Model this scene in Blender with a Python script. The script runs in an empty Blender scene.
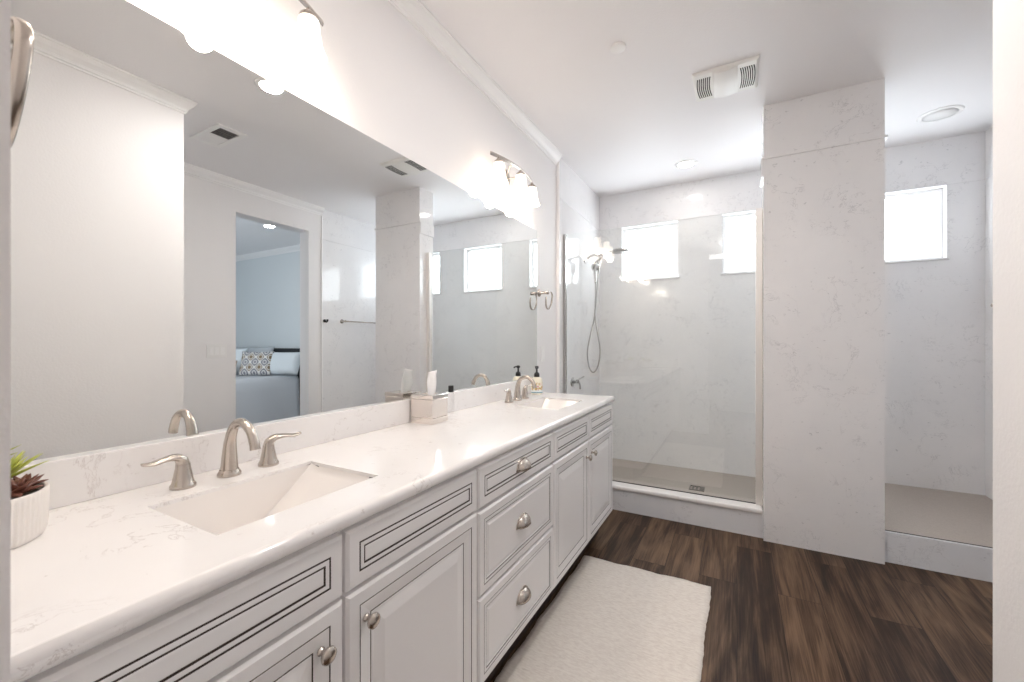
import bpy, bmesh, math, random
from mathutils import Vector, Matrix
random.seed(7)
C = bpy.context.scene.collection
SC = bpy.context.scene
R = math.radians
PI = math.pi

# ------------------------------------------------------------------ camera
cd = bpy.data.cameras.new('camera'); cam = bpy.data.objects.new('camera', cd); C.objects.link(cam)
cam.location = (0, 0, 1.25); cam.rotation_euler = (R(90), 0, math.atan(225/413))
cd.sensor_width = 36; cd.lens = 413/1024*36; cd.shift_y = 1.8/1024; cd.clip_start = 0.01
cd.dof.use_dof = True; cd.dof.focus_distance = 2.0; cd.dof.aperture_fstop = 8.0
SC.camera = cam

# ------------------------------------------------------------------ world, exposure
w = bpy.data.worlds.new('world'); SC.world = w; w.use_nodes = True
bg = w.node_tree.nodes['Background']; bg.inputs[0].default_value = (.75, .87, 1, 1); bg.inputs[1].default_value = 1.0
vs = SC.view_settings
SC.display_settings.display_device = 'sRGB'
vs.view_transform = 'Standard'; vs.look = 'None'; vs.gamma = 1; vs.use_curve_mapping = False
vs.exposure = 0.80
SC.cycles.max_bounces = 20; SC.cycles.diffuse_bounces = 14; SC.cycles.glossy_bounces = 8; SC.cycles.transparent_max_bounces = 16

WARM = (1.0, .86, .73); COOL = (.86, .93, 1.0); NEUT = (1.0, .965, .94)
P_VANITY = 1.05      # each bulb
P_CAN = 1.0        # each recessed lamp
E_SHADE = 2.7       # glowing glass shades
E_WIN = 4.6        # daylight on the frosted panes
P_HALL = 5.0       # added fill in the dim room behind the camera
P_BED = 33.0        # added cool fill for the bedroom

def area_lamp(name, loc, size, power, col, rot=(0, 0, 0), shape='DISK', parent=None, sy=None):
    l = bpy.data.lights.new(name, 'AREA'); l.shape = shape; l.size = size
    if sy: l.size_y = sy
    l.energy = power; l.color = col
    o = bpy.data.objects.new(name, l); C.objects.link(o); o.location = loc; o.rotation_euler = rot
    if parent: o.parent = parent
    return o
def point_lamp(name, loc, power, col, rad=.03, parent=None):
    l = bpy.data.lights.new(name, 'POINT'); l.energy = power; l.color = col; l.shadow_soft_size = rad
    o = bpy.data.objects.new(name, l); C.objects.link(o); o.location = loc
    if parent: o.parent = parent
    return o
area_lamp('hall_fill', (-.30, -1.2, 2.70), .9, P_HALL, NEUT)  # added fill lamp out of view, stands for no real fitting
area_lamp('bedroom_fill', (2.5, 1.0, 1.5), 1.2, P_BED, COOL, (R(90), 0, R(-58)), 'RECTANGLE', None, 1.3)  # added unseen area lamp brightening bed and bedroom, no window here

# ------------------------------------------------------------------ materials
def nt(name):
    m = bpy.data.materials.new(name); m.use_nodes = True
    return m, m.node_tree.nodes, m.node_tree.links, m.node_tree.nodes['Principled BSDF']
def simple(name, col, rough=.5, metal=0, spec=.5, coat=0):
    m, n, l, b = nt(name)
    b.inputs['Base Color'].default_value = (*col, 1); b.inputs['Roughness'].default_value = rough
    b.inputs['Metallic'].default_value = metal; b.inputs['Specular IOR Level'].default_value = spec
    b.inputs['Coat Weight'].default_value = coat
    return m
def emis(name, col, s):
    m, n, l, b = nt(name)
    b.inputs['Base Color'].default_value = (.9, .9, .9, 1)
    b.inputs['Emission Color'].default_value = (*col, 1); b.inputs['Emission Strength'].default_value = s
    return m
def tex(n, l, kind, scale=1, mapping=None, coord='Object', **kw):
    tc = n.new('ShaderNodeTexCoord'); mp = n.new('ShaderNodeMapping'); t = n.new(kind)
    l.new(tc.outputs[coord], mp.inputs[0]); l.new(mp.outputs[0], t.inputs['Vector'])
    if mapping: mp.inputs['Scale'].default_value = mapping
    if 'Scale' in t.inputs: t.inputs['Scale'].default_value = scale
    for k, v in kw.items(): t.inputs[k].default_value = v
    return t
def ramp(n, l, src, stops, interp='LINEAR'):
    r = n.new('ShaderNodeValToRGB'); l.new(src, r.inputs[0]); r.color_ramp.interpolation = interp
    e = r.color_ramp.elements
    while len(e) < len(stops): e.new(.5)
    for i, (p, c) in enumerate(stops):
        e[i].position = p; e[i].color = (*c, 1) if len(c) == 3 else c
    return r
def bump(n, l, b, src, strength, dist=.002):
    bp = n.new('ShaderNodeBump'); bp.inputs['Strength'].default_value = strength; bp.inputs['Distance'].default_value = dist
    l.new(src, bp.inputs['Height']); l.new(bp.outputs[0], b.inputs['Normal'])
def mixc(n, l, fac, a, bcol, blend='MIX'):
    m = n.new('ShaderNodeMix'); m.data_type = 'RGBA'; m.blend_type = blend
    for sock, v in ((m.inputs[0], fac), (m.inputs[6], a), (m.inputs[7], bcol)):
        if hasattr(v, 'node'): l.new(v, sock)
        elif isinstance(v, (int, float)): sock.default_value = v
        else: sock.default_value = (*v, 1)
    return m.outputs[2]
def mth(n, l, op, a, bb=None):
    m = n.new('ShaderNodeMath'); m.operation = op
    for i, v in enumerate((a, bb)):
        if v is None: continue
        if hasattr(v, 'node'): l.new(v, m.inputs[i])
        else: m.inputs[i].default_value = v
    return m.outputs[0]

def paint(name, col, bs=.35):
    m, n, l, b = nt(name)
    b.inputs['Base Color'].default_value = (*col, 1); b.inputs['Roughness'].default_value = .55
    b.inputs['Specular IOR Level'].default_value = .3
    t = tex(n, l, 'ShaderNodeTexNoise', 95, Detail=3.0, Roughness=.6)
    bump(n, l, b, t.outputs['Fac'], bs, .004)
    return m
M_wall = paint('wall_paint', (.86, .845, .845), .2)
M_ceil = paint('ceiling_paint', (.87, .855, .86), .2)
M_bedwall = paint('bedroom_paint', (.74, .775, .79))
M_trim = simple('white_trim', (.92, .91, .905), .35)
M_white = simple('white_plastic', (.88, .87, .86), .35)
M_grille = simple('fan_ivory_plastic', (.86, .85, .82), .4)

def marble(name, base, vein, dark, rough, amt=1.0):
    m, n, l, b = nt(name)
    d = tex(n, l, 'ShaderNodeTexNoise', 2.2, Detail=5.0)
    tc = n.new('ShaderNodeTexCoord')
    vm = n.new('ShaderNodeVectorMath'); vm.operation = 'MULTIPLY_ADD'
    l.new(d.outputs['Color'], vm.inputs[0]); vm.inputs[1].default_value = (.55, .55, .55); l.new(tc.outputs['Object'], vm.inputs[2])
    t = n.new('ShaderNodeTexNoise'); t.inputs['Scale'].default_value = 5.5; t.inputs['Detail'].default_value = 8; t.inputs['Roughness'].default_value = .65
    l.new(vm.outputs[0], t.inputs['Vector'])
    line = mth(n, l, 'ABSOLUTE', mth(n, l, 'SUBTRACT', t.outputs['Fac'], .5))
    r1 = ramp(n, l, line, [(0, (1, 1, 1)), (.008, (0, 0, 0))])
    msk = tex(n, l, 'ShaderNodeTexNoise', 4.3, Detail=3.0)
    r2 = ramp(n, l, msk.outputs['Fac'], [(.48, (0, 0, 0)), (.60, (1, 1, 1))])
    f = mth(n, l, 'MULTIPLY', mth(n, l, 'MULTIPLY', r1.outputs[0], r2.outputs[0]), .45*amt)
    cl = tex(n, l, 'ShaderNodeTexNoise', 2.5, Detail=6.0, Roughness=.6)
    r3 = ramp(n, l, cl.outputs['Fac'], [(.35, base), (.72, vein)])
    fk = tex(n, l, 'ShaderNodeTexNoise', 27, (1, 1, 1.6), Detail=5.0, Roughness=.7)
    r4 = ramp(n, l, fk.outputs['Fac'], [(.645, (0, 0, 0)), (.70, (1, 1, 1))])
    f = mth(n, l, 'MAXIMUM', f, mth(n, l, 'MULTIPLY', r4.outputs[0], .42*amt))
    l.new(mixc(n, l, f, r3.outputs[0], dark), b.inputs['Base Color'])
    b.inputs['Roughness'].default_value = rough; b.inputs['Specular IOR Level'].default_value = .5
    return m
M_tile = marble('shower_marble_panel', (.86, .853, .858), (.81, .808, .818), (.32, .32, .34), .09)
M_quartz = marble('white_quartz', (.89, .875, .87), (.855, .835, .825), (.46, .40, .38), .10, 1.15)
M_curb = marble('curb_marble', (.82, .83, .85), (.78, .79, .82), (.40, .40, .42), .2)

def lacquer(name, col):
    return simple(name, col, .32)
M_cab = lacquer('white_cabinet_paint', (.86, .85, .85))
M_glaze = simple('dark_glaze', (.035, .022, .016), .5)
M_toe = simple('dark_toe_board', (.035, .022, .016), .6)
M_nickel = simple('brushed_nickel', (.56, .505, .455), .27, 1)
M_chrome = simple('chrome', (.72, .72, .73), .10, 1)
M_steel = simple('shower_nickel', (.50, .49, .48), .22, 1)
M_sil = simple('polished_silver', (.86, .80, .75), .05, 1)
M_ceram = simple('white_ceramic', (.89, .86, .835), .12)
M_black = simple('black_plastic', (.012, .012, .013), .35)
M_dark = simple('dark_slot', (.03, .028, .026), .8)
M_vd = simple('vent_grey', (.38, .36, .355), .6)
M_tissue = simple('white_tissue', (.96, .96, .96), .9)
M_soil = simple('soil', (.045, .03, .02), .95)
M_head = simple('black_headboard', (.018, .02, .022), .5)
M_sheet = simple('grey_blue_coverlet', (.60, .62, .65), .85)
M_pw = simple('pale_blue_pillow', (.72, .77, .80), .8)
M_pg = simple('soft_grey_pillow', (.52, .55, .58), .85)
M_pt = simple('tan_pillow', (.50, .42, .36), .85)
M_pan = None

# mirror
M_mirror = simple('mirror_silver', (.87, .885, .88), .0, 1)
# thin clear glass
def thin_glass(name, tint, r0=.045):
    m = bpy.data.materials.new(name); m.use_nodes = True; n = m.node_tree.nodes; l = m.node_tree.links
    n.clear(); out = n.new('ShaderNodeOutputMaterial')
    tr = n.new('ShaderNodeBsdfTransparent'); tr.inputs[0].default_value = (*tint, 1)
    gl = n.new('ShaderNodeBsdfGlossy'); gl.inputs['Roughness'].default_value = 0; gl.inputs[0].default_value = (1, 1, 1, 1)
    lw = n.new('ShaderNodeLayerWeight'); lw.inputs[0].default_value = .5
    f = mth(n, l, 'ADD', mth(n, l, 'MULTIPLY', mth(n, l, 'POWER', lw.outputs['Facing'], 5), 1-r0), r0)
    mx = n.new('ShaderNodeMixShader'); l.new(f, mx.inputs[0]); l.new(tr.outputs[0], mx.inputs[1]); l.new(gl.outputs[0], mx.inputs[2])
    l.new(mx.outputs[0], out.inputs[0])
    return m
M_glass = thin_glass('clear_shower_glass', (.975, .985, .98))
M_bottle = thin_glass('clear_bottle', (.97, .97, .97))

def wood():
    m, n, l, b = nt('dark_oak_planks')
    tc = n.new('ShaderNodeTexCoord'); mp = n.new('ShaderNodeMapping'); mp.inputs['Rotation'].default_value = (0, 0, R(90))
    l.new(tc.outputs['Object'], mp.inputs[0])
    br = n.new('ShaderNodeTexBrick'); l.new(mp.outputs[0], br.inputs['Vector'])
    br.inputs['Scale'].default_value = 1; br.inputs['Brick Width'].default_value = 1.22; br.inputs['Row Height'].default_value = .178
    br.inputs['Mortar Size'].default_value = .0012; br.inputs['Bias'].default_value = 0; br.offset = .37; br.offset_frequency = 2
    br.inputs['Color1'].default_value = (0, 0, 0, 1); br.inputs['Color2'].default_value = (1, 1, 1, 1); br.inputs['Mortar'].default_value = (0, 0, 0, 1)
    # per-plank shift of the grain
    sh = n.new('ShaderNodeVectorMath'); sh.operation = 'MULTIPLY_ADD'
    l.new(br.outputs['Color'], sh.inputs[0]); sh.inputs[1].default_value = (7.3, 3.1, 5.7); l.new(tc.outputs['Object'], sh.inputs[2])
    m1 = n.new('ShaderNodeMapping'); m1.inputs['Scale'].default_value = (7, .7, 1); l.new(sh.outputs[0], m1.inputs[0])
    g = n.new('ShaderNodeTexNoise'); g.inputs['Scale'].default_value = 1.6; g.inputs['Detail'].default_value = 6; g.inputs['Roughness'].default_value = .55; g.inputs['Distortion'].default_value = 1.6
    l.new(m1.outputs[0], g.inputs['Vector'])
    m2 = n.new('ShaderNodeMapping'); m2.inputs['Scale'].default_value = (95, 2.2, 1); l.new(sh.outputs[0], m2.inputs[0])
    g2 = n.new('ShaderNodeTexNoise'); g2.inputs['Scale'].default_value = 2.0; g2.inputs['Detail'].default_value = 4; l.new(m2.outputs[0], g2.inputs['Vector'])
    v = mth(n, l, 'ADD', mth(n, l, 'MULTIPLY', g.outputs['Fac'], .72), mth(n, l, 'MULTIPLY', g2.outputs['Fac'], .34))
    bt = n.new('ShaderNodeRGBToBW'); l.new(br.outputs['Color'], bt.inputs[0])
    v = mth(n, l, 'ADD', v, mth(n, l, 'MULTIPLY', mth(n, l, 'SUBTRACT', bt.outputs[0], .5), .13))
    r = ramp(n, l, v, [(.30, (.013, .007, .004)), (.45, (.040, .021, .0125)), (.56, (.098, .057, .034)), (.70, (.19, .114, .068))])
    c = mixc(n, l, br.outputs['Fac'], r.outputs[0], (.012, .008, .006))
    l.new(c, b.inputs['Base Color'])
    b.inputs['Roughness'].default_value = .40; b.inputs['Specular IOR Level'].default_value = .18
    bump(n, l, b, v, .15, .002)
    return m
M_wood = wood()
def grain(name, c1, c2, scale, rough, bs, mapping=None):
    m, n, l, b = nt(name)
    t = tex(n, l, 'ShaderNodeTexNoise', scale, mapping, Detail=4.0, Roughness=.65)
    r = ramp(n, l, t.outputs['Fac'], [(.35, c1), (.65, c2)])
    l.new(r.outputs[0], b.inputs['Base Color']); b.inputs['Roughness'].default_value = rough
    b.inputs['Specular IOR Level'].default_value = .3
    bump(n, l, b, t.outputs['Fac'], bs, .004)
    return m
M_pan = grain('beige_shower_pan', (.40, .355, .315), (.47, .42, .375), 160, .55, .1)
def rugmat():
    m, n, l, b = nt('cream_woven_rug')
    t = tex(n, l, 'ShaderNodeTexNoise', 40, (1, 3.2, 1), Detail=4.0, Roughness=.7)
    t2 = tex(n, l, 'ShaderNodeTexNoise', 16, (1, 3, 1), Detail=2.0)
    r = ramp(n, l, t.outputs['Fac'], [(.33, (.68, .62, .565)), (.6, (.80, .75, .69))])
    r2 = ramp(n, l, t2.outputs['Fac'], [(.70, (0, 0, 0)), (.78, (1, 1, 1))])
    l.new(mixc(n, l, mth(n, l, 'MULTIPLY', r2.outputs[0], .35), r.outputs[0], (.42, .36, .31)), b.inputs['Base Color'])
    b.inputs['Roughness'].default_value = .95; b.inputs['Specular IOR Level'].default_value = .1
    wv = tex(n, l, 'ShaderNodeTexWave', 60, Distortion=3.0); wv.bands_direction = 'Y'
    bump(n, l, b, mth(n, l, 'ADD', wv.outputs['Fac'], t.outputs['Fac']), .18, .0012)
    return m
M_rug = rugmat()
def ikat():
    m, n, l, b = nt('brown_ikat_fabric')
    tc = n.new('ShaderNodeTexCoord'); s = n.new('ShaderNodeSeparateXYZ'); l.new(tc.outputs['Object'], s.inputs[0])
    k = 2*PI/.125
    a = mth(n, l, 'COSINE', mth(n, l, 'MULTIPLY', s.outputs[0], k)); c = mth(n, l, 'COSINE', mth(n, l, 'MULTIPLY', s.outputs[2], k*.8))
    v = mth(n, l, 'ADD', mth(n, l, 'MULTIPLY', mth(n, l, 'ADD', a, c), .25), .5)
    W = (.75, .73, .70); B = (.23, .165, .10); G = (.22, .22, .25)
    r = ramp(n, l, v, [(0, B), (.14, W), (.26, B), (.40, W), (.56, G), (.80, W), (.92, G)], 'CONSTANT')
    l.new(r.outputs[0], b.inputs['Base Color']); b.inputs['Roughness'].default_value = .9
    return m
M_ikat = ikat()
def labelmat():
    m, n, l, b = nt('printed_lotion_label')
    t = tex(n, l, 'ShaderNodeTexVoronoi', 75)
    r = ramp(n, l, t.outputs['Distance'], [(.28, (.62, .20, .22)), (.36, (.88, .83, .70)), (.62, (.88, .83, .70)), (.68, (.60, .42, .18))], 'LINEAR')
    tc = n.new('ShaderNodeTexCoord'); s = n.new('ShaderNodeSeparateXYZ'); l.new(tc.outputs['Object'], s.inputs[0])
    z = ramp(n, l, mth(n, l, 'MULTIPLY', s.outputs[2], 10), [(0, (.80, .86, .90)), (.10, (.03, .22, .28)), (.15, (.80, .86, .90)), (.28, (1, 1, 1)), ], 'CONSTANT')
    st = ramp(n, l, mth(n, l, 'MULTIPLY', s.outputs[2], 10), [(0, (1, 1, 1)), (.28, (0, 0, 0))], 'CONSTANT')
    l.new(mixc(n, l, st.outputs[0], r.outputs[0], z.outputs[0]), b.inputs['Base Color']); b.inputs['Roughness'].default_value = .4
    return m
M_label = labelmat()
M_cream = simple('cream_lotion_bottle', (.85, .80, .66), .3)
M_shade = emis('lit_frosted_shade', (1.0, .86, .70), E_SHADE)
M_lens = emis('lit_lamp_lens', (1.0, .93, .84), 14)
M_pane = emis('daylit_frosted_pane', (.86, .94, 1.0), E_WIN)

# ------------------------------------------------------------------ mesh helpers
class MB:
    def __init__(s): s.v = []; s.f = []; s.m = []; s.s = []
    def add(s, vs, fs, mi=0, smooth=False):
        o = len(s.v); s.v += [tuple(p) for p in vs]
        for f in fs: s.f.append([i+o for i in f]); s.m.append(mi); s.s.append(smooth)
    def box(s, x0, x1, y0, y1, z0, z1, mi=0):
        s.add([(x0,y0,z0),(x1,y0,z0),(x1,y1,z0),(x0,y1,z0),(x0,y0,z1),(x1,y0,z1),(x1,y1,z1),(x0,y1,z1)],
              [(3,2,1,0),(4,5,6,7),(0,1,5,4),(1,2,6,5),(2,3,7,6),(3,0,4,7)], mi); return s
    def sweep(s, path, rad, n=12, mi=0, flat=None, up=None, smooth=True):
        # tube along path; rad scalar/list; flat = list of second radii (elliptical)
        P = [Vector(p) for p in path]; k = len(P)
        rad = [rad]*k if not hasattr(rad, '__len__') else rad
        flat = rad if flat is None else ([flat]*k if not hasattr(flat, '__len__') else flat)
        vs = []; prev = Vector(up) if up else None
        for i in range(k):
            t = (P[min(i+1, k-1)]-P[max(i-1, 0)]).normalized()
            if prev is None:
                prev = Vector((0, 0, 1)) if abs(t.z) < .9 else Vector((1, 0, 0))
            u = (prev-t*prev.dot(t)).normalized(); prev = u; q = t.cross(u)
            for j in range(n):
                a = 2*PI*j/n; vs.append(P[i]+u*(math.cos(a)*flat[i])+q*(math.sin(a)*rad[i]))
        fs = [(i*n+j, i*n+(j+1) % n, (i+1)*n+(j+1) % n, (i+1)*n+j) for i in range(k-1) for j in range(n)]
        s.add(vs, fs, mi, smooth)
        s.add(vs[:n], [tuple(reversed(range(n)))], mi); s.add(vs[-n:], [tuple(range(n))], mi); return s
    def lathe(s, prof, c=(0, 0, 0), n=28, mi=0, axis='z', smooth=True, cap0=False, cap1=False):
        vs = []
        for r, h in prof:
            for j in range(n):
                a = 2*PI*j/n; x, y = r*math.cos(a), r*math.sin(a)
                p = {'z': (x, y, h), 'x': (h, x, y), 'y': (y, h, x)}[axis]
                vs.append((p[0]+c[0], p[1]+c[1], p[2]+c[2]))
        k = len(prof)
        s.add(vs, [(i*n+j, i*n+(j+1) % n, (i+1)*n+(j+1) % n, (i+1)*n+j) for i in range(k-1) for j in range(n)], mi, smooth)
        if cap0: s.add(vs[:n], [tuple(reversed(range(n)))], mi)
        if cap1: s.add(vs[-n:], [tuple(range(n))], mi)
        return s
    def panel(s, y0, y1, z0, z1, xb, prof):
        # nested rectangles facing +x; prof = (inset, x, material of the strip that leads to it)
        loops = [(0, xb, 0)]+prof; vs = []
        for d, x, _ in loops: vs += [(x, y0+d, z0+d), (x, y1-d, z0+d), (x, y1-d, z1-d), (x, y0+d, z1-d)]
        o = len(s.v); s.v += vs
        def F(f, mi): s.f.append([i+o for i in f]); s.m.append(mi); s.s.append(False)
        F((3, 2, 1, 0), 0)
        for i in range(1, len(loops)):
            a = (i-1)*4; b = i*4
            for j in range(4): F((a+j, a+(j+1) % 4, b+(j+1) % 4, b+j), loops[i][2])
        e = (len(loops)-1)*4; F((e, e+1, e+2, e+3), 0); return s
    def grid_slab(s, axis, a0, a1, us, vs_, holes, mi=0):
        # slab of thickness a0..a1 along axis, cells of us x vs_, holes = set of (i,j)
        def P(a, u, v): return {'x': (a, u, v), 'y': (u, a, v), 'z': (u, v, a)}[axis]
        nu, nv = len(us)-1, len(vs_)-1
        fill = lambda i, j: 0 <= i < nu and 0 <= j < nv and (i, j) not in holes
        for i in range(nu):
            for j in range(nv):
                if not fill(i, j): continue
                u0, u1, v0, v1 = us[i], us[i+1], vs_[j], vs_[j+1]
                s.add([P(a0,u0,v0),P(a0,u1,v0),P(a0,u1,v1),P(a0,u0,v1)], [(0,1,2,3)], mi)
                s.add([P(a1,u0,v0),P(a1,u1,v0),P(a1,u1,v1),P(a1,u0,v1)], [(3,2,1,0)], mi)
                for di, dj, q in ((-1,0,(u0,v0,u0,v1)),(1,0,(u1,v0,u1,v1)),(0,-1,(u0,v0,u1,v0)),(0,1,(u0,v1,u1,v1))):
                    if not fill(i+di, j+dj):
                        s.add([P(a0,q[0],q[1]),P(a1,q[0],q[1]),P(a1,q[2],q[3]),P(a0,q[2],q[3])], [(0,1,2,3)], mi)
        return s
    def build(s, name, mats, parent=None, bevel=0, seg=2, merge=True, loc=None):
        me = bpy.data.meshes.new(name); me.from_pydata(s.v, [], s.f)
        for m in (mats if isinstance(mats, (list, tuple)) else [mats]): me.materials.append(m)
        me.polygons.foreach_set('material_index', s.m); me.polygons.foreach_set('use_smooth', s.s)
        bm = bmesh.new(); bm.from_mesh(me)
        if merge: bmesh.ops.remove_doubles(bm, verts=bm.verts, dist=1e-5)
        bmesh.ops.recalc_face_normals(bm, faces=bm.faces); bm.to_mesh(me); bm.free()
        o = bpy.data.objects.new(name, me); C.objects.link(o)
        if parent: o.parent = parent
        if loc: o.location = loc
        if bevel:
            b = o.modifiers.new('bevel', 'BEVEL'); b.width = bevel; b.segments = seg; b.limit_method = 'ANGLE'; b.angle_limit = R(35)
        return o
def bx(*a): return MB().box(*a)
def tag(o, label, cat, group=None):
    o['label'] = label; o['category'] = cat
    if group: o['group'] = group
    return o
def thing(name, label, cat, loc=(0, 0, 0), rz=0, group=None):
    o = bpy.data.objects.new(name, None); C.objects.link(o); o.empty_display_size = .05
    o.location = loc; o.rotation_euler = (0, 0, rz); return tag(o, label, cat, group)
def struct(o): o['kind'] = 'structure'; return o
def dup(root, loc, rz, label):
    r = root.copy(); C.objects.link(r); r.location = loc; r.rotation_euler = (0, 0, rz); r['label'] = label
    for ch in list(root.children):
        c = ch.copy(); C.objects.link(c); c.parent = r
        for g in ch.children:
            d = g.copy(); C.objects.link(d); d.parent = c
    return r
def bez(pts, n=8):
    # Catmull-Rom through points
    P = [Vector(p) for p in pts]; out = []
    for i in range(len(P)-1):
        a, b, c, d = P[max(i-1, 0)], P[i], P[i+1], P[min(i+2, len(P)-1)]
        for k in range(n):
            t = k/n
            out.append(.5*((2*b)+(c-a)*t+(2*a-5*b+4*c-d)*t*t+(3*b-a-3*c+d)*t**3))
    return out+[P[-1]]
def lerp_list(vals, n):
    out = []
    for i in range(n):
        t = i/(n-1)*(len(vals)-1); k = min(int(t), len(vals)-2); out.append(vals[k]+(vals[k+1]-vals[k])*(t-k))
    return out

# ------------------------------------------------------------------ key dimensions
XW = -1.268         # mirror wall
XS = -1.242         # tiled shower wall, left
XN = .482           # near right wall face
YN = 1.272          # its far end
X2 = 1.545          # far right wall with the bedroom opening
YF = 4.16           # tiled window wall
H = 2.745
Y0 = .066           # wall the camera's doorway is in

# ------------------------------------------------------------------ room shell
struct(bx(-1.5, 6.0, -2.3, 4.6, -.1, 0).build('floor', M_wood))
struct(bx(-1.5, 6.0, -2.3, 4.6, H, H+.1).build('ceiling', M_ceil))
struct(bx(XW-.12, XW, Y0-.12, 3.08, 0, H).build('wall_left', M_wall))
struct(bx(XW-.12, XS, 3.08, YF+.12, 0, H).build('wall_shower_left', M_tile))
zw0, zw1 = 1.871, 2.40
wx = [XS, -1.012, -.484, -.115, .412, .79, 1.343, X2]
struct(MB().grid_slab('y', YF, YF+.12, wx, [0, zw0, zw1, H], {(1, 1), (3, 1), (5, 1)}).build('wall_far', M_tile))
dy0, dy1, dz = 2.13, 2.87, 2.46
struct(MB().grid_slab('x', X2, X2+.15, [YN, dy0, dy1, 3.035], [0, dz, H], {(1, 0)}).build('wall_right', M_wall))
struct(bx(X2-.006, X2+.15, 3.035, YF+.12, 0, H).build('wall_shower_right', M_tile))
struct(MB().grid_slab('x', XN, XN+.12, [Y0-.12, YN], [0, H], set()).build('wall_near_right', M_wall))
struct(bx(XN+.12, X2+.15, YN-.12, YN, 0, H).build('wall_passage', M_wall))
struct(MB().grid_slab('y', Y0-.12, Y0, [XW, -.343, XN], [0, 2.48, H], {(1, 0)}).build('wall_near', M_wall))
# tiled pillar beside the glass
PX0, PX1, PY0, PY1 = .147, .732, 3.05, 3.25
pil = struct(bx(PX0, PX1, PY0, PY1, 0, H).build('wall_pillar', M_tile))
m = MB().box(PX0-.012, PX1+.012, PY0-.008, PY1, 2.405, 2.420)
struct(m.build('trim_1', M_tile, None, .003))
m = MB().box(PX0-.012, PX0, PY0+.001, PY1, 2.30, 2.405); struct(m.build('trim_2', M_tile))
# seam ledges of the shower panels
struct(bx(XS+.004, X2-.01, YF-.005, YF, 2.402, 2.410).build('trim_3', M_tile))
struct(bx(XS, XS+.005, 3.085, YF-.005, 2.402, 2.410).build('trim_4', M_tile))
struct(bx(X2-.011, X2-.006, 3.04, YF-.005, 2.402, 2.410).build('trim_5', M_tile))
# white edge strip where paint meets tile
struct(bx(XW, XW+.024, 3.066, 3.082, 0, H-.01).build('trim_6', M_trim, None, .004))
struct(bx(X2-.012, X2, 3.018, 3.035, 0, H-.08).build('trim_7', M_trim, None, .003))

# crown moulding
prof = [(0, 0), (.052, 0), (.052, -.010), (.046, -.013), (.044, -.020), (.036, -.033), (.026, -.042), (.017, -.052), (.014, -.060), (.014, -.066), (.008, -.070), (.008, -.080), (0, -.080)]
def crown(path, name, ret_end=False):
    P = [Vector((x, y)) for x, y in path]; m = MB(); k = len(prof); rows = []
    for i, p in enumerate(P):
        d0 = (P[i]-P[i-1]).normalized() if i else (P[1]-P[0]).normalized()
        d1 = (P[i+1]-P[i]).normalized() if i < len(P)-1 else d0
        n0 = Vector((-d0.y, d0.x)); n1 = Vector((-d1.y, d1.x)); b = n0+n1; b = b/(b.dot(n0))
        rows += [(p.x+b.x*a, p.y+b.y*a, H+z) for a, z in prof]
    m.add(rows, [(i*k+j, i*k+j+1, (i+1)*k+j+1, (i+1)*k+j) for i in range(len(P)-1) for j in range(k-1)])
    m.add(rows[:k], [tuple(range(k))]); m.add(rows[-k:], [tuple(range(k))])
    return struct(m.build(name, M_trim))
crown([(XW, 3.065), (XW, Y0), (-.343, Y0), (XN, Y0)], 'trim_8')
crown([(XN, Y0), (XN, YN), (X2, YN), (X2, 3.03)], 'trim_9')

# windows
for i, (a, b) in enumerate(((-1.012, -.484), (-.115, .412), (.79, 1.343))):
    fr = MB().grid_slab('y', YF+.065, YF+.115, [a, a+.030, b-.030, b], [zw0, zw0+.028, zw1-.030, zw1], {(1, 1)}).build('window_%d' % (i+1), M_trim, None, .004)
    struct(fr)
    bx(a+.030, b-.030, YF+.085, YF+.095, zw0+.028, zw1-.030).build('window_pane', M_pane, fr)
    bx(a-.014, b+.014, YF-.014, YF+.065, zw0-.014, zw0+.001).build('window_sill', M_tile, fr, .003)

# shower: curbs, pan, raised floor
struct(bx(XS, PX0, 3.085, 3.180, 0, .155).build('trim_10', M_curb))
cap = struct(bx(XS, PX0-.001, 3.068, 3.186, .155, .187).build('trim_11', M_quartz, None, .013, 4))
struct(bx(XS, .50, 3.180, YF, 0, .082).build('floor_shower_pan', M_pan))
struct(bx(PX1, X2-.006, 3.09, 3.115, 0, .172).build('trim_12', M_curb))
struct(MB().box(.50, X2-.006, 3.255, YF, .0, .172).box(PX1, X2-.006, 3.1155, 3.255, 0, .1722).build('floor_shower_entry', M_pan))
struct(bx(PX1, X2-.006, 3.1085, 3.1155, .1722, .1745).build('trim_13', M_dark))
dr = tag(MB().grid_slab('z', .0825, .0865, [-.055, -.048]+[-.048+.0137*k for k in range(1, 7)]+[-.048+.096, .055][1:], [-.055, -.045, .045, .055], {(1, 1), (3, 1), (5, 1)})
         .build('shower_drain', simple('dull_drain_metal', (.22, .205, .19), .4, .8), None, 0, loc=(-.282, 3.615, 0)), 'square metal drain grate in the beige shower pan', 'drain')

# bedroom beyond the opening
struct(bx(X2+.15, 5.6, 4.02, 4.14, 0, H).build('wall_bedroom_far', M_bedwall))
struct(bx(5.5, 5.62, .9, 4.02, 0, H).build('wall_bedroom_right', M_bedwall))
struct(bx(X2+.15, 5.5, .78, .9, 0, H).build('wall_bedroom_near', M_bedwall))
def crown_bed():
    crown([(5.5, 4.02), (X2+.15, 4.02)], 'trim_14')
crown_bed()
# the room behind the camera
struct(bx(-1.5, 1.6, -2.3, -2.2, 0, H).build('wall_hall_back', M_wall))
struct(bx(-1.5, -1.388, -2.2, -.054, 0, H).build('wall_hall_left', M_wall))
struct(bx(XN+.12, XN+.24, -2.2, YN-.12, 0, H).build('wall_hall_right', M_wall))

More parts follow.
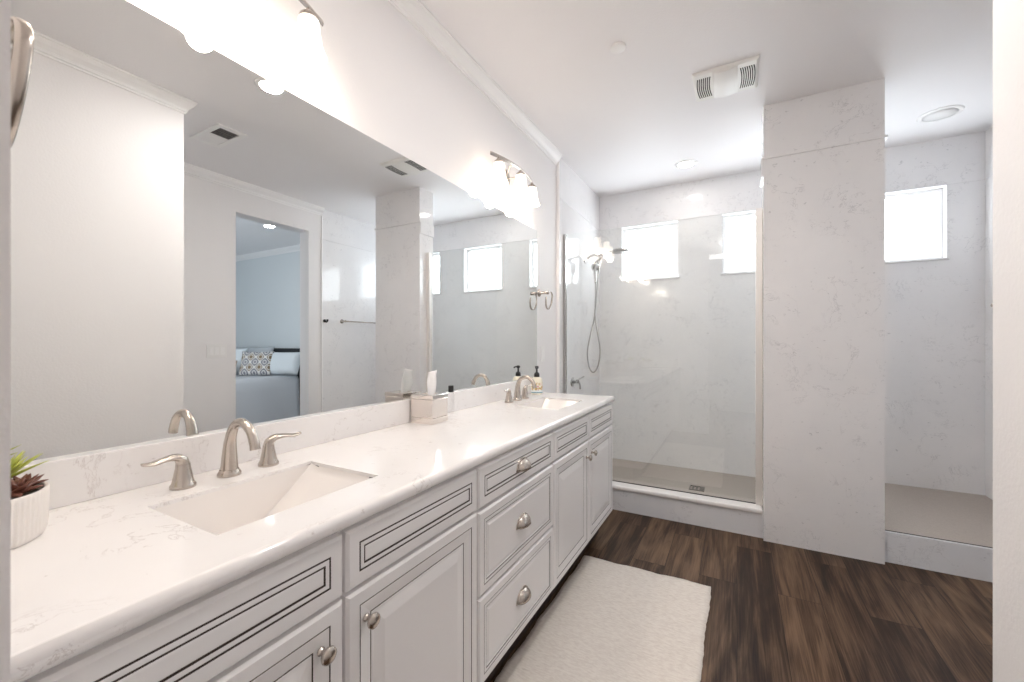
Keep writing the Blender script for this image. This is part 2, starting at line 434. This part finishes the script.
# ------------------------------------------------------------------ vanity cabinets
XF, XD = -.727, -.705
def front_prof(x):
    g = .0007
    return [(0, x-.006, 0), (.006, x, 0), (.031, x, 0), (.0312, x-g, 1), (.0350, x-g, 1), (.0352, x+.0003, 0), (.0432, x+.0003, 0), (.0434, x-g, 1), (.0472, x-g, 1), (.0474, x-.001, 0), (.050, x, 0)]
def slim_prof(x):
    g = .0007
    return [(0, x-.006, 0), (.006, x, 0), (.028, x, 0), (.0282, x-g, 1), (.0306, x-g, 1), (.0308, x+.0003, 0), (.040, x+.0003, 0), (.0402, x-g, 1), (.0426, x-g, 1), (.0428, x-.003, 0), (.050, x-.003, 0), (.058, x, 0)]
def door_prof(x):
    g = .0007
    return [(0, x-.006, 0), (.006, x, 0), (.032, x, 0), (.0322, x-g, 1), (.0348, x-g, 1), (.0350, x-.0005, 0), (.050, x-.003, 0), (.066, x-.006, 0), (.0662, x-.0066, 1), (.0690, x-.0066, 1), (.0692, x-.006, 0), (.076, x-.006, 0), (.104, x-.001, 0)]
def front(name, y0, y1, z0, z1, prof, parent):
    return MB().panel(y0, y1, z0, z1, XF, prof(XD)).build(name, [M_cab, M_glaze], parent)
knob_prof = [(.0085, 0), (.0085, .002), (.0055, .004), (.0050, .012), (.008, .016), (.0145, .019), (.0165, .023), (.0155, .027), (.010, .030), (.0001, .031)]
def knob(y, z, parent):
    return MB().lathe(knob_prof, (XD, y, z), 20, axis='x', cap0=True).build('knob', M_nickel, parent)
def cup_pull(y, z, parent):
    # half-dome bin pull open underneath, flange above
    m = MB(); nu, nv = 18, 8; W, D, Hh = .043, .027, .036; vs = []
    for i in range(nu+1):
        a = PI*i/nu
        for j in range(nv+1):
            e = PI/2*j/nv; c = math.cos(e)
            vs.append((XD+.0012+D*math.sin(a)**.8*c, y+W*math.cos(a)*c**.8, z-.016+Hh*math.sin(e)))
    k = nv+1
    m.add(vs, [(i*k+j, i*k+j+1, (i+1)*k+j+1, (i+1)*k+j) for i in range(nu) for j in range(nv)], 0, True)
    m.sweep([(XD+.0015, y+.046*math.cos(PI*q/20), z-.018+.041*math.sin(PI*q/20)) for q in range(21)], .0022, 8)
    o = m.build('cup_pull', M_nickel, parent)
    so = o.modifiers.new('thick', 'SOLIDIFY'); so.thickness = .002; so.offset = 0
    return o
def carcass(y0, y1, parent, end=False):
    m = MB().box(XF-.019, XF, y0, y1, .155, .869).box(XW+.02, XF-.019, y0, y0+.018, .155, .869).box(XW+.02, XF-.019, y1-.018, y1, .155, .869)
    m.box(XW+.02, XF-.019, y0+.018, y1-.018, .155, .173).box(XW+.02, XW+.026, y0+.018, y1-.018, .173, .869)
    m.build('body', M_cab, parent, merge=False)
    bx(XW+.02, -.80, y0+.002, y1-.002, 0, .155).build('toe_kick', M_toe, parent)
t1 = thing('sink_base_cabinet', 'white glazed two-door cabinet under the nearer sink', 'cabinet', (0, 0, 0))
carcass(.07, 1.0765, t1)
front('false_front', .088, .577, .732, .858, front_prof, t1); front('false_front', .585, 1.072, .732, .858, front_prof, t1)
d = front('door', .088, .577, .168, .724, door_prof, t1); knob(.523, .655, d)
d = front('door', .585, 1.072, .168, .724, door_prof, t1); knob(.634, .656, d)
t2 = thing('drawer_base_cabinet', 'white glazed three-drawer cabinet between the two sink cabinets', 'cabinet')
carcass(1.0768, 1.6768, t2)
for z0, z1, pf, zp in ((.729, .858, front_prof, .797), (.452, .718, slim_prof, .588), (.168, .444, slim_prof, .312)):
    d = front('drawer', 1.081, 1.672, z0, z1, pf, t2); cup_pull(1.374, zp, d)
t3 = thing('sink_base_cabinet', 'white glazed two-door cabinet under the farther sink, beside the shower', 'cabinet')
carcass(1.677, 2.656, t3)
front('false_front', 1.681, 2.164, .729, .858, front_prof, t3); front('false_front', 2.172, 2.652, .729, .858, front_prof, t3)
d = front('door', 1.681, 2.164, .165, .720, door_prof, t3); knob(2.122, .640, d)
d = front('door', 2.172, 2.652, .165, .720, door_prof, t3); knob(2.214, .645, d)

# ------------------------------------------------------------------ countertop
ZT, ZB = .904, .870
s1 = (.397, .779); s2 = (1.995, 2.405); sx = (-1.093, -.820); sx2 = (-1.068, -.815)
us = sorted({XW+.0005, sx[0], sx[1], sx2[0], sx2[1], -.693}); vv = [Y0+.0005, s1[0], s1[1], s2[0], s2[1], 2.664]
def cells(a, b, y):
    return {(i, j) for i in range(len(us)-1) for j in range(len(vv)-1) if us[i] >= a-1e-6 and us[i+1] <= b+1e-6 and abs(vv[j]-y) < 1e-6}
hol = cells(*sx, s1[0]) | cells(*sx2, s2[0])
ct = MB().grid_slab('z', ZB, ZT, us, vv, hol).build('countertop', M_quartz)
bm = bmesh.new(); bm.from_mesh(ct.data)
ed = []
for e in bm.edges:
    a, b = e.verts
    f = lambda i, v: abs(a.co[i]-v) < 1e-4 and abs(b.co[i]-v) < 1e-4
    horiz = abs(a.co.z-b.co.z) < 1e-5
    if (f(0, -.693) or f(1, 2.664)) and horiz: ed.append(e)
bmesh.ops.bevel(bm, geom=ed, offset=.0145, segments=5, profile=.5, affect='EDGES', clamp_overlap=True)
for f_ in bm.faces: f_.smooth = abs(f_.normal.z) < .98 and max(abs(f_.normal.x), abs(f_.normal.y)) < .999
bm.to_mesh(ct.data); bm.free()
tag(ct, 'long white veined quartz countertop over the vanity cabinets', 'countertop')
bx(XW+.0005, XW+.02, Y0+.001, 2.664, ZT+.0002, 1.004).build('backsplash', M_quartz, ct, .002)

def sink(name, xa, xb, ya, yb, label):
    xa += .0001; xb -= .0001; ya += .0001; yb -= .0001
    m = MB(); NY, NX = 24, 8; top = ZT-.009; vs = []; yc = (ya+yb)/2; hw = (yb-ya)/2
    def zb(y):
        t = abs((y-yc)/hw); return top-.003-.135*(1-t**1.25)
    ys = [ya+(yb-ya)*i/NY for i in range(NY+1)]; xs = [xa+(xb-xa)*j/NX for j in range(NX+1)]
    for y in ys:
        for x in xs:
            e = 1-max(0, abs((x-(xa+xb)/2)/((xb-xa)/2))-.8)/.2; vs.append((x, y, zb(y)+.006*(1-e)**2))
    k = NX+1
    m.add(vs, [(i*k+j, i*k+j+1, (i+1)*k+j+1, (i+1)*k+j) for i in range(NY) for j in range(NX)], 0, True)
    for x, j in ((xa, 0), (xb, NX)):
        w_ = []
        for i, y in enumerate(ys): w_ += [vs[i*k+j], (x, y, top)]
        m.add(w_, [(2*i, 2*i+1, 2*i+3, 2*i+2) for i in range(NY)], 0, True)
    for y, i in ((ya, 0), (yb, NY)):
        w_ = []
        for j, x in enumerate(xs): w_ += [vs[i*k+j], (x, y, top)]
        m.add(w_, [(2*j, 2*j+1, 2*j+3, 2*j+2) for j in range(NX)], 0, True)
    t = thing(name, label, 'sink')
    o = m.build('basin', M_ceram, t)
    es = o.modifiers.new('split', 'EDGE_SPLIT'); es.split_angle = R(50)
    MB().lathe([(.004, .003), (.014, .0035), (.021, .002), (.024, 0), (.024, -.004)], ((xa+xb)/2, yc, zb(yc)+.001), 24).build('drain', M_nickel, t)
    return t
sink('undermount_sink', *sx, *s1, 'white undermount sink with sloped ends, nearer of the two')
sink('undermount_sink', *sx2, *s2, 'white undermount sink near the soap bottle and shower')

# ------------------------------------------------------------------ faucets (three-hole, lever handles)
def faucet(loc, label):
    t = thing('faucet', label, 'faucet', loc)
    p = bez([(0, 0, .006), (.001, 0, .05), (.006, 0, .095), (.026, 0, .132), (.060, 0, .143), (.094, 0, .127), (.112, 0, .098), (.117, 0, .080)], 6)
    rr = lerp_list([.0215, .0175, .0135, .0112, .0108, .0110, .0116, .0118], len(p))
    m = MB().lathe([(.027, 0), (.027, .006), (.0235, .012), (.0215, .016)], (0, 0, 0), 28, cap0=True)
    m.sweep(p, rr, 18, flat=[r*1.0 for r in rr], up=(0, 1, 0)); m.build('spout', M_nickel, t)
    for s in (-1, 1):
        y = s*.103
        m = MB().lathe([(.026, 0), (.026, .006), (.0225, .011), (.019, .028), (.0155, .046), (.0145, .055)], (0, y, 0), 28, cap0=True)
        p = bez([(0, y, .050), (0, y+s*.003, .064), (.004, y+s*.016, .075), (.010, y+s*.040, .0765), (.016, y+s*.066, .0735), (.020, y+s*.085, .077)], 6)
        rr = lerp_list([.0143, .0138, .0125, .0100, .0085, .0060], len(p)); fl = lerp_list([.0143, .0130, .0080, .0050, .0040, .0028], len(p))
        m.sweep(p, rr, 16, flat=fl, up=(0, -s, .2))
        m.build('handle', M_nickel, t)
    return t
f1 = faucet((-1.168, .596, ZT), 'brushed nickel widespread faucet at the nearer sink')
dup(f1, (-1.160, 2.195, ZT), 0, 'brushed nickel widespread faucet at the farther sink, beside the soap bottle')

# ------------------------------------------------------------------ mirror
tag(bx(XW+.0004, XW+.007, .09, 2.688, 1.0045, 2.055).build('vanity_mirror', M_mirror), 'wide frameless wall mirror above the vanity backsplash', 'mirror')

# ------------------------------------------------------------------ vanity lights
def vanity_light(yc, label):
    t = thing('vanity_light', label, 'wall light', (XW, yc, 2.235))
    MB().lathe([(.0001, .022), (.040, .020), (.056, .012), (.060, .003), (.060, 0)], (0, 0, .035), 32, axis='x').build('wall_plate', M_nickel, t)
    P = []
    N = 24
    for i in range(N+1):
        u = -1+2*i/N; P.append((.116-.046*u*u, .276*u, .066))
    MB().sweep(P, [.0045]*len(P), 4, flat=[.011]*len(P), up=(0, 0, 1), smooth=False).build('bow_bar', M_nickel, t)
    for s in (-1, 1):
        MB().sweep(bez([(.012, s*.02, .035), (.05, s*.045, .045), (.085, s*.08, .060), (.112, s*.07, .066)], 5), .0045, 8).build('arm', M_nickel, t)
    for u in (-.2125, 0, .2125):
        q = u/.276; x = .116-.046*q*q
        MB().lathe([(.006, .064), (.008, .058), (.016, .050), (.026, .040), (.029, .030), (.027, .022)], (x, u, 0), 24).build('socket', M_nickel, t)
        s = MB().lathe([(.024, .033), (.029, .026), (.032, .005), (.0345, -.022), (.039, -.048), (.047, -.072), (.053, -.083), (.050, -.084), (.044, -.072), (.036, -.048), (.030, -.01), (.026, .020)], (x, u, 0), 30).build('shade', M_shade, t)
        point_lamp('bulb', (x, u, -.10), P_VANITY, WARM, .035, t)
    return t
vanity_light(.620, 'nickel three-shade light over the nearer sink, mostly cut by the frame top')
vanity_light(2.224, 'nickel bow-bar light with three lit bell shades over the farther sink')

# ------------------------------------------------------------------ recessed lights and ceiling fittings
def downlight(x, y, label, lit=True, r=.062, power=P_CAN):
    t = thing('recessed_light', label, 'ceiling light', (x, y, H))
    MB().lathe([(r, -.006), (r+.006, -.0065), (r+.020, -.003), (r+.025, 0), (r, 0)], n=36).build('trim_ring', M_white, t)
    MB().lathe([(.0001, -.004), (r, -.004), (r, -.001)], n=36).build('lens', M_lens if lit else M_white, t)
    if lit: area_lamp('lamp', (0, 0, -.012), r*1.7, power, NEUT, parent=t)
    return t
downlight(-.374, 3.728, 'lit recessed ceiling light inside the shower, over the glass')
downlight(-.139, 1.443, 'lit recessed ceiling light seen only in the mirror top, near the vanity', power=7.0)
downlight(2.72, 3.15, 'lit recessed bedroom light seen in the mirror through the opening')
downlight(1.165, 3.71, 'unlit white round recessed light over the right shower entry', False, .085)
tag(MB().lathe([(.0001, -.010), (.034, -.010), (.038, -.008), (.038, 0)], (0, 0, 0), 32).build('sprinkler_cover', M_white, loc=(-.528, 2.089, H)), 'small plain white disc on the ceiling left of the fan grille', 'sprinkler cover')

t = thing('exhaust_fan', 'ivory ceiling fan grille with two banks of dark slots', 'exhaust fan', (-.058, 2.645, H))
def fan():
    hx, hy = .162, .148; m = MB()
    # body: chamfered plate with a slightly domed middle
    L = [(hx, hy, 0), (hx, hy, -.006), (hx-.012, hy-.012, -.014)]
    vs = []
    for a, b, z in L: vs += [(-a, -b, z), (a, -b, z), (a, b, z), (-a, b, z)]
    fs = []
    for i in range(2):
        for j in range(4): fs.append((i*4+j, i*4+(j+1) % 4, i*4+4+(j+1) % 4, i*4+4+j))
    fs.append((8, 9, 10, 11)); m.add(vs, fs)
    # raised centre panel
    n = 10; vs = []
    for i in range(n+1):
        u = -1+2*i/n; x = .062*u; z = -.0145-.012*(1-u*u)
        vs += [(x, -.134, -.014), (x, -.130, z), (x, .130, z), (x, .134, -.014)]
    m.add(vs, [(i*4+j, i*4+j+1, i*4+5+j, i*4+4+j) for i in range(n) for j in range(3)], 0, True)
    m.build('cover', M_grille, t, .003)
    for s in (-1, 1):
        for k in range(7):
            x = s*(.074+.0105*k)
            p = [(x+s*.008*(1-(q/6-1)**2), -.100+.2*q/12, -.0143) for q in range(13)]
            MB().sweep(p, [.0030]*13, 6, flat=[.0012]*13, up=(0, 0, 1)).build('slot', M_dark, t)
fan()
t = thing('air_vent', 'white ceiling register with one grey half, seen in the mirror', 'air vent', (.765, 1.605, H))
MB().grid_slab('z', -.010, 0, [-.195, -.150, 0-.006, .006, .150, .195], [-.096, -.062, .062, .096], {(1, 1), (3, 1)}).build('frame', M_white, t, .003)
bx(-.150, .150, -.062, .062, -.0012, -.0002).build('duct_opening', M_dark, t)
for s in (-1, 1):
    m = MB()
    for k in range(9):
        x = s*(.016+.0155*k); h = .0090
        m.add([(x-h, -.062, -.0055+.0035*s), (x+h, -.062, -.0055-.0035*s), (x+h, .062, -.0055-.0035*s), (x-h, .062, -.0055+.0035*s)], [(0, 1, 2, 3)])
    o = m.build('louvre', M_white if s > 0 else M_vd, t); so = o.modifiers.new('t', 'SOLIDIFY'); so.thickness = .0012

# ------------------------------------------------------------------ shower glass and fittings
YG = 3.165
t = thing('shower_glass_panel', 'tall clear fixed glass shower screen on the white curb', 'glass screen', (0, YG, .187))
bx(XS+.020, .112, -.005, .005, .003, 1.945).build('glass', M_glass, t)
bx(XS+.0005, XS+.022, -.014, .014, .001, 1.945).build('wall_channel', M_steel, t, .002)
bx(.108, PX0-.0005, -.020, .020, .001, 1.945).build('post_channel', simple('satin_aluminium', (.86, .83, .80), .5, .7), t, .002)
bx(XS+.022, .108, -.0045, .0045, .0005, .0045).build('bottom_seal', M_dark, t)

t = thing('shower_set', 'nickel shower set with round rain head, hand shower and looped hose', 'shower', (XS, 3.70, 2.02))
MB().lathe([(.0001, .012), (.024, .010), (.032, .004), (.033, 0)], (0, 0, 0), 28, axis='x').build('wall_flange', M_steel, t)
MB().sweep(bez([(.005, 0, 0), (.05, 0, .03), (.10, 0, .035), (.15, 0, .015)], 6), .0105, 12).build('arm', M_steel, t)
MB().lathe([(.0001, .020), (.018, .020), (.022, 0), (.018, -.02), (.0001, -.02)], (.155, 0, .012), 20).build('diverter', M_steel, t)
MB().sweep(bez([(.155, 0, .015), (.20, 0, .035), (.26, 0, .060), (.322, 0, .070)], 6), .009, 12).build('head_arm', M_steel, t)
MB().lathe([(.012, .026), (.020, .018), (.060, .010), (.080, .004), (.082, -.004), (.076, -.010), (.0001, -.010)], (.325, 0, .050), 36).build('rain_head', M_steel, t)
m = MB().sweep(bez([(.115, -.05, -.225), (.108, -.045, -.15), (.100, -.03, -.09), (.094, -.015, -.055)], 6), lerp_list([.011, .013, .015, .016], 19), 14)
m.build('hand_shower_grip', M_steel, t)
o = MB().lathe([(.0001, .014), (.030, .012), (.042, .004), (.044, -.006), (.036, -.012), (.0001, -.013)], (0, 0, 0), 30, axis='x').build('hand_shower_head', M_steel, t)
o.location = (.108, -.022, -.075); o.rotation_euler = (0, R(20), R(-35))
MB().sweep(bez([(.150, 0, -.005), (.120, .0, -.02), (.090, -.005, -.04)], 5), .010, 10).build('dock', M_steel, t)
MB().sweep(bez([(.115, -.05, -.225), (.11, -.04, -.40), (.095, -.02, -.54), (.055, -.03, -.72), (.035, -.04, -.87), (.052, -.03, -1.0), (.09, -.02, -1.04), (.132, -.02, -.97), (.148, -.02, -.84), (.125, -.02, -.68), (.10, -.01, -.54), (.105, .0, -.38), (.125, 0, -.15), (.150, 0, -.01)], 8), .0072, 8).build('hose', M_steel, t)
t = thing('shower_valve', 'nickel lever valve low on the shower wall behind the glass edge', 'valve', (XS, 3.36, .915))
MB().lathe([(.0001, .010), (.030, .010), (.040, .006), (.042, 0)], (0, 0, 0), 28, axis='x').build('plate', M_steel, t)
MB().sweep([(.005, 0, 0), (.05, 0, 0), (.062, 0, .004)], [.013, .012, .012], 14).build('stem', M_steel, t)
MB().sweep(bez([(.060, -.055, .020), (.062, -.01, .022), (.066, .05, .032), (.070, .10, .040)], 5), .008, 10, flat=.0055).build('lever', M_steel, t)
MB().sweep(bez([(.055, 0, .012), (.064, .01, -.02), (.066, .015, -.06)], 5), .009, 10).build('spout', M_steel, t)

t = thing('towel_bar', 'slim nickel towel bar on the right shower wall, seen in the mirror', 'towel bar', (X2-.006, 3.29, 1.50))
for y in (0, .61):
    MB().lathe([(.024, -.0003), (.024, -.008), (.012, -.012), (.010, -.055), (.014, -.066), (.0001, -.068)], (0, y, 0), 20, axis='x').build('post', M_nickel, t)
MB().sweep([(-.056, -.01, 0), (-.056, .62, 0)], .008, 12).build('bar', M_nickel, t)
t = thing('robe_hook', 'small black hook at the edge of the tiled wall, seen in the mirror', 'hook', (X2-.006, 3.06, 1.495))
MB().lathe([(.018, -.0003), (.018, -.006), (.0001, -.007)], (0, 0, 0), 20, axis='x').build('plate', M_black, t)
MB().sweep(bez([(-.004, 0, .0), (-.03, 0, -.012), (-.05, 0, -.004), (-.052, 0, .016)], 5), lerp_list([.009, .008, .008, .012], 16), 12).build('prong', M_black, t)

# ------------------------------------------------------------------ towel rings
def towel_ring(loc, rz, label):
    # local: wall is the plane y=0, ring stands off to +y
    t = thing('towel_ring', label, 'towel ring', loc, rz)
    MB().lathe([(.027, .0003), (.027, .006), (.020, .011), (.012, .014), (.011, .050), (.013, .056), (.013, .078), (.0001, .079)], (0, 0, 0), 24, axis='y').build('wall_mount', M_nickel, t)
    P = bez([(-.006, .068, 0), (.020, .071, .004), (.055, .072, .008), (.078, .071, -.010), (.082, .069, -.040), (.068, .067, -.080), (.034, .067, -.112), (.000, .068, -.119), (-.024, .069, -.098), (-.030, .070, -.062), (-.026, .070, -.032)], 6)
    n = len(P)
    MB().sweep(P, lerp_list([.0030]*9+[.002], n), 10, flat=lerp_list([.0070]*9+[.005], n), up=(0, 1, 0)).build('open_ring', M_nickel, t)
    return t
r1 = towel_ring((-.742, Y0, 1.592), 0, 'nickel open towel ring at the left frame edge, beside the doorway')
r2 = dup(r1, (XW, 2.735, 1.612), R(-90), 'nickel open towel ring on the wall right of the mirror'); r2.scale = (-1, 1, 1)

# ------------------------------------------------------------------ switch plates
t = thing('light_switch', 'white single switch plate below the towel ring right of the mirror', 'switch', (XW, 2.80, 1.168))
bx(.0003, .006, -.036, .036, -.058, .058).build('plate', M_white, t, .002); bx(.006, .0095, -.017, .017, -.034, .034).build('rocker', M_trim, t, .001)
t = thing('light_switch', 'white triple switch plate beside the bedroom opening, seen in the mirror', 'switch', (X2, 1.970, 1.176))
bx(-.006, -.0003, -.082, .082, -.058, .058).build('plate', M_white, t, .002)
for k in (-1, 0, 1): bx(-.0095, -.006, k*.046-.017, k*.046+.017, -.034, .034).build('rocker', M_trim, t, .001)

# ------------------------------------------------------------------ things on the counter
t = thing('tissue_box', 'shiny silver tissue cube with a white tissue standing up', 'tissue box', (-1.184, 1.418, ZT), R(3))
h = .0575
m = MB().box(-h, h, -h, h, .0003, .026); m.build('base', M_sil, t, .002)
bx(-h+.0012, h-.0012, -h+.0012, h-.0012, .026, .105).build('body', M_sil, t, .002)
MB().grid_slab('z', .105, .124, [-h, -.028, .028, h], [-h, -.030, .030, h], {(1, 1)}).build('lid', M_sil, t, .002)
m = MB(); vs = []; N = 14; K = 7
for i in range(N+1):
    s_ = i/N
    for j in range(K):
        v = j/(K-1)-.5; wdt = .030+.030*math.sin(min(1, s_*1.15)*PI*.80)
        vs.append((.012*math.sin(v*7+s_*2)*(.6+.4*s_)+.006*s_, v*wdt*1.15+.034*s_+.006*math.sin(s_*5), .098+.128*s_-.018*abs(v)*s_))
m.add(vs, [(i*K+j, i*K+j+1, (i+1)*K+j+1, (i+1)*K+j) for i in range(N) for j in range(K-1)], 0, True)
o = m.build('tissue', M_tissue, t); so = o.modifiers.new('t', 'SOLIDIFY'); so.thickness = .0015

t = thing('travel_bottle', 'small clear bottle with a black cap right of the tissue cube', 'bottle', (-1.205, 1.600, ZT))
MB().lathe([(.0001, .0005), (.0155, .0005), (.0165, .004), (.0165, .095), (.014, .104), (.008, .108), (.008, .112)], n=24).build('bottle', M_bottle, t)
MB().lathe([(.0125, .110), (.0130, .112), (.0130, .140), (.012, .1415), (.0001, .1415)], n=24, cap0=True).build('cap', M_black, t)

t = thing('soap_dispenser', 'cream pump bottle with a patterned label and black pump', 'soap bottle', (-1.190, 2.535, ZT))
MB().lathe([(.0001, .0003), (.034, .0003), (.038, .004), (.039, .050), (.038, .090), (.034, .104), (.026, .112), (.017, .116), (.015, .118)], n=32).build('bottle', M_cream, t)
MB().lathe([(.0384, .008), (.0390, .012), (.0396, .050), (.0391, .078), (.0386, .080)], n=32).build('label', M_label, t)
m = MB().lathe([(.0185, .115), (.0190, .132), (.015, .142), (.007, .148), (.0060, .170), (.012, .173), (.013, .184), (.009, .189), (.0001, .190)], n=24, cap0=True)
m.sweep(bez([(0, 0, .181), (.006, -.016, .182), (.011, -.034, .178), (.012, -.037, .172)], 5), .0052, 10)
m.build('pump', M_black, t)

# potted succulents at the left end
t = thing('potted_succulent', 'ribbed white pot of red and lime succulents at the left counter end', 'plant', (-1.135, .180, ZT))
m = MB(); n = 384; prof_p = [(.0001, .0004), (.074, .0004), (.078, .004), (.081, .012), (.0835, .076), (.0845, .084), (.0825, .086), (.0775, .084), (.0765, .070)]
vs = []
for i, (r, z) in enumerate(prof_p):
    for j in range(n):
        rr = r*(1+(.011*math.cos(2*PI*j*64/n) if 3 <= i <= 4 else 0)); a = 2*PI*j/n; vs.append((rr*math.cos(a), rr*math.sin(a), z))
m.add(vs, [(i*n+j, i*n+(j+1) % n, (i+1)*n+(j+1) % n, (i+1)*n+j) for i in range(len(prof_p)-1) for j in range(n)], 0, True)
m.build('pot', simple('matte_white_pot', (.86, .82, .78), .55), t)
MB().lathe([(.0001, .075), (.05, .074), (.0766, .072)], n=32).build('soil', M_soil, t)
leafm = [simple('lime_leaf', (.46, .50, .09), .45), simple('red_brown_leaf', (.16, .055, .035), .4), simple('olive_leaf', (.30, .30, .07), .45)]
def leaf(m, c, az, el, L, W):
    dirv = Vector((math.cos(az)*math.cos(el), math.sin(az)*math.cos(el), math.sin(el))); side = Vector((-math.sin(az), math.cos(az), 0)); upv = dirv.cross(side)*-1
    P = [Vector(c)+dirv*(L*s)+upv*(.12*L*s*s) for s in (0, .25, .5, .75, 1)]
    m.sweep(P, [W*.55, W, W*.95, W*.6, W*.08], 7, flat=[W*.35, W*.5, W*.42, W*.28, W*.05], up=tuple(upv))
def rosette(cx, cy, cz, n, L, W, mi, el0=.25, el1=1.3):
    m = MB()
    for k in range(n): leaf(m, (cx, cy, cz), k*2.4, el0+(el1-el0)*k/n, L*(1-.35*k/n), W)
    m.build('succulent', leafm[mi], t)
rosette(.034, .034, .082, 19, .044, .009, 1)
rosette(-.004, .054, .082, 16, .038, .008, 1)
rosette(.050, -.002, .078, 15, .038, .007, 2)
rosette(-.040, .030, .090, 30, .080, .006, 0, .5, 1.45)
rosette(.012, -.030, .080, 20, .058, .007, 0, .4, 1.4)
rosette(-.030, -.040, .078, 14, .040, .009, 1)

# ------------------------------------------------------------------ bath rug
def rug():
    x0, x1, y0, y1 = -.785, -.120, .85, 2.330; NX, NY = 30, 66; m = MB(); vs = []
    rnd = random.Random(3); ex = [[rnd.uniform(-.002, .002) for _ in range(NY+1)] for _ in range(2)]; ey = [[rnd.uniform(-.002, .002) for _ in range(NX+1)] for _ in range(2)]
    for i in range(NY+1):
        for j in range(NX+1):
            u, v = j/NX, i/NY
            a = ex[0][i]+.003*math.sin(i*.45); b = ex[1][i]+.0025*math.sin(i*.33+1); c = ey[0][j]; d_ = ey[1][j]+.004*math.sin(j*.6)
            edge = min(j, NX-j, i, NY-i)
            z = .0075 if edge > 0 else .004
            vs.append((x0+(x1-x0)*u+a*(1-u)+b*u+.014*(v-.6)*u, y0+(y1-y0)*v+c*(1-v)+d_*v+.012*u*v, z+.0004*math.sin(j*1.3)*math.sin(i*.9)))
    k = NX+1; o0 = len(vs); vs += [(x, y, .0006) for x, y, z in vs]
    f = [(i*k+j, i*k+j+1, (i+1)*k+j+1, (i+1)*k+j) for i in range(NY) for j in range(NX)]
    m.add(vs, f, 0, True); m.add([], [], 0)
    bf = [tuple(reversed([q+o0 for q in ff])) for ff in f]
    ring = [j for j in range(k)]+[i*k+NX for i in range(1, NY+1)]+[NY*k+j for j in range(NX-1, -1, -1)]+[i*k for i in range(NY-1, 0, -1)]
    sf = [(ring[q], ring[(q+1) % len(ring)], ring[(q+1) % len(ring)]+o0, ring[q]+o0) for q in range(len(ring))]
    for ff in bf+sf: m.f.append(list(ff)); m.m.append(0); m.s.append(False)
    return tag(m.build('bath_rug', M_rug, merge=False), 'cream woven bath rug on the dark wood floor along the vanity', 'rug')
rug()

# ------------------------------------------------------------------ bedroom seen through the opening
t = thing('bed', 'bed with grey-blue coverlet and black headboard, seen in the mirror', 'bed', (3.26, 2.0, 0))
bx(.02, 1.60, 0.02, 1.92, .05, .30).build('base', M_head, t, .01)
def coverlet():
    m = MB(); NX, NY = 16, 30; vs = []; k = 6
    for i in range(NY+1):
        y = i/NY*1.92
        ring = [(-.012+.010*math.sin(i*.8), .10), (-.008+.006*math.sin(i*.8+.5), .30), (0, .58), (.004, .70), (.03, .752), (.08, .768), (.8, .772), (1.55, .768), (1.60, .73), (1.63, .40), (1.64, .10)]
        for x, z in ring: vs.append((x, y, z))
    q = 11
    m.add(vs, [(i*q+j, i*q+j+1, (i+1)*q+j+1, (i+1)*q+j) for i in range(NY) for j in range(q-1)], 0, True)
    m.add(vs[:q], [tuple(range(q))]); m.add(vs[-q:], [tuple(range(q))])
    return m.build('coverlet', M_sheet, t)
coverlet()
bx(-.02, 1.74, 1.935, 2.0, 0, 1.165).build('headboard', M_head, t, .015)
def pillow(name, mat, loc, size, rot, label, cat='pillow', n=16):
    a, b, d = size; m = MB(); vs = []
    for s in (1, -1):
        for i in range(n+1):
            for j in range(n+1):
                u, v = -1+2*i/n, -1+2*j/n
                e = max(0, (1-u**4))**.5*max(0, (1-v**4))**.5
                pin = 1-.05*(1-u*u)*abs(v)-.0; pin2 = 1-.05*(1-v*v)*abs(u)
                vs.append((u*a*pin2, s*d*e**.9, v*b*pin))
    k = n+1; o = k*k
    f = [(i*k+j, i*k+j+1, (i+1)*k+j+1, (i+1)*k+j) for i in range(n) for j in range(n)]
    m.add(vs, f+[tuple(q+o for q in reversed(ff)) for ff in f], 0, True)
    ob = m.build(name, mat); ob.location = loc; ob.rotation_euler = rot
    return tag(ob, label, cat)
L = -40
pillow('pillow', M_pw, (3.36, 3.735, .948), (.28, .178, .085), (R(-22), 0, R(-20)), 'pale blue bed pillow on the near side of the headboard, seen in the mirror')
pillow('pillow', M_pg, (4.22, 3.74, .985), (.42, .212, .075), (R(-14), 0, R(-15)), 'grey pillow against the headboard behind the patterned cushion, in the mirror')
pillow('cushion', M_ikat, (3.62, 3.50, .952), (.215, .185, .06), (R(-22), 0, R(L)), 'brown and white ikat patterned cushion on the bed, seen in the mirror', 'cushion')
pillow('pillow', M_pw, (4.12, 3.40, .972), (.22, .205, .07), (R(-16), 0, R(L)), 'pale blue pillow left of the patterned cushion, seen in the mirror')
pillow('cushion', M_pt, (3.80, 3.16, .885), (.15, .125, .06), (R(-24), 0, R(L)), 'small tan cushion at the left edge of the bed view, in the mirror', 'cushion')

# ------------------------------------------------------------------ groups of repeats
GROUPS = {'recessed_light': 'recessed ceiling lights', 'sink_base_cabinet': 'sink cabinets of the vanity', 'undermount_sink': 'undermount sinks in the countertop',
          'faucet': 'faucets on the countertop', 'vanity_light': 'wall lights over the mirror', 'towel_ring': 'open towel rings', 'light_switch': 'switch plates',
          'pillow': 'pillows on the bed', 'cushion': 'cushions on the bed'}
for o in list(C.objects):
    k = o.name.split('.')[0]
    if not o.parent and 'label' in o and k in GROUPS: o['group'] = GROUPS[k]
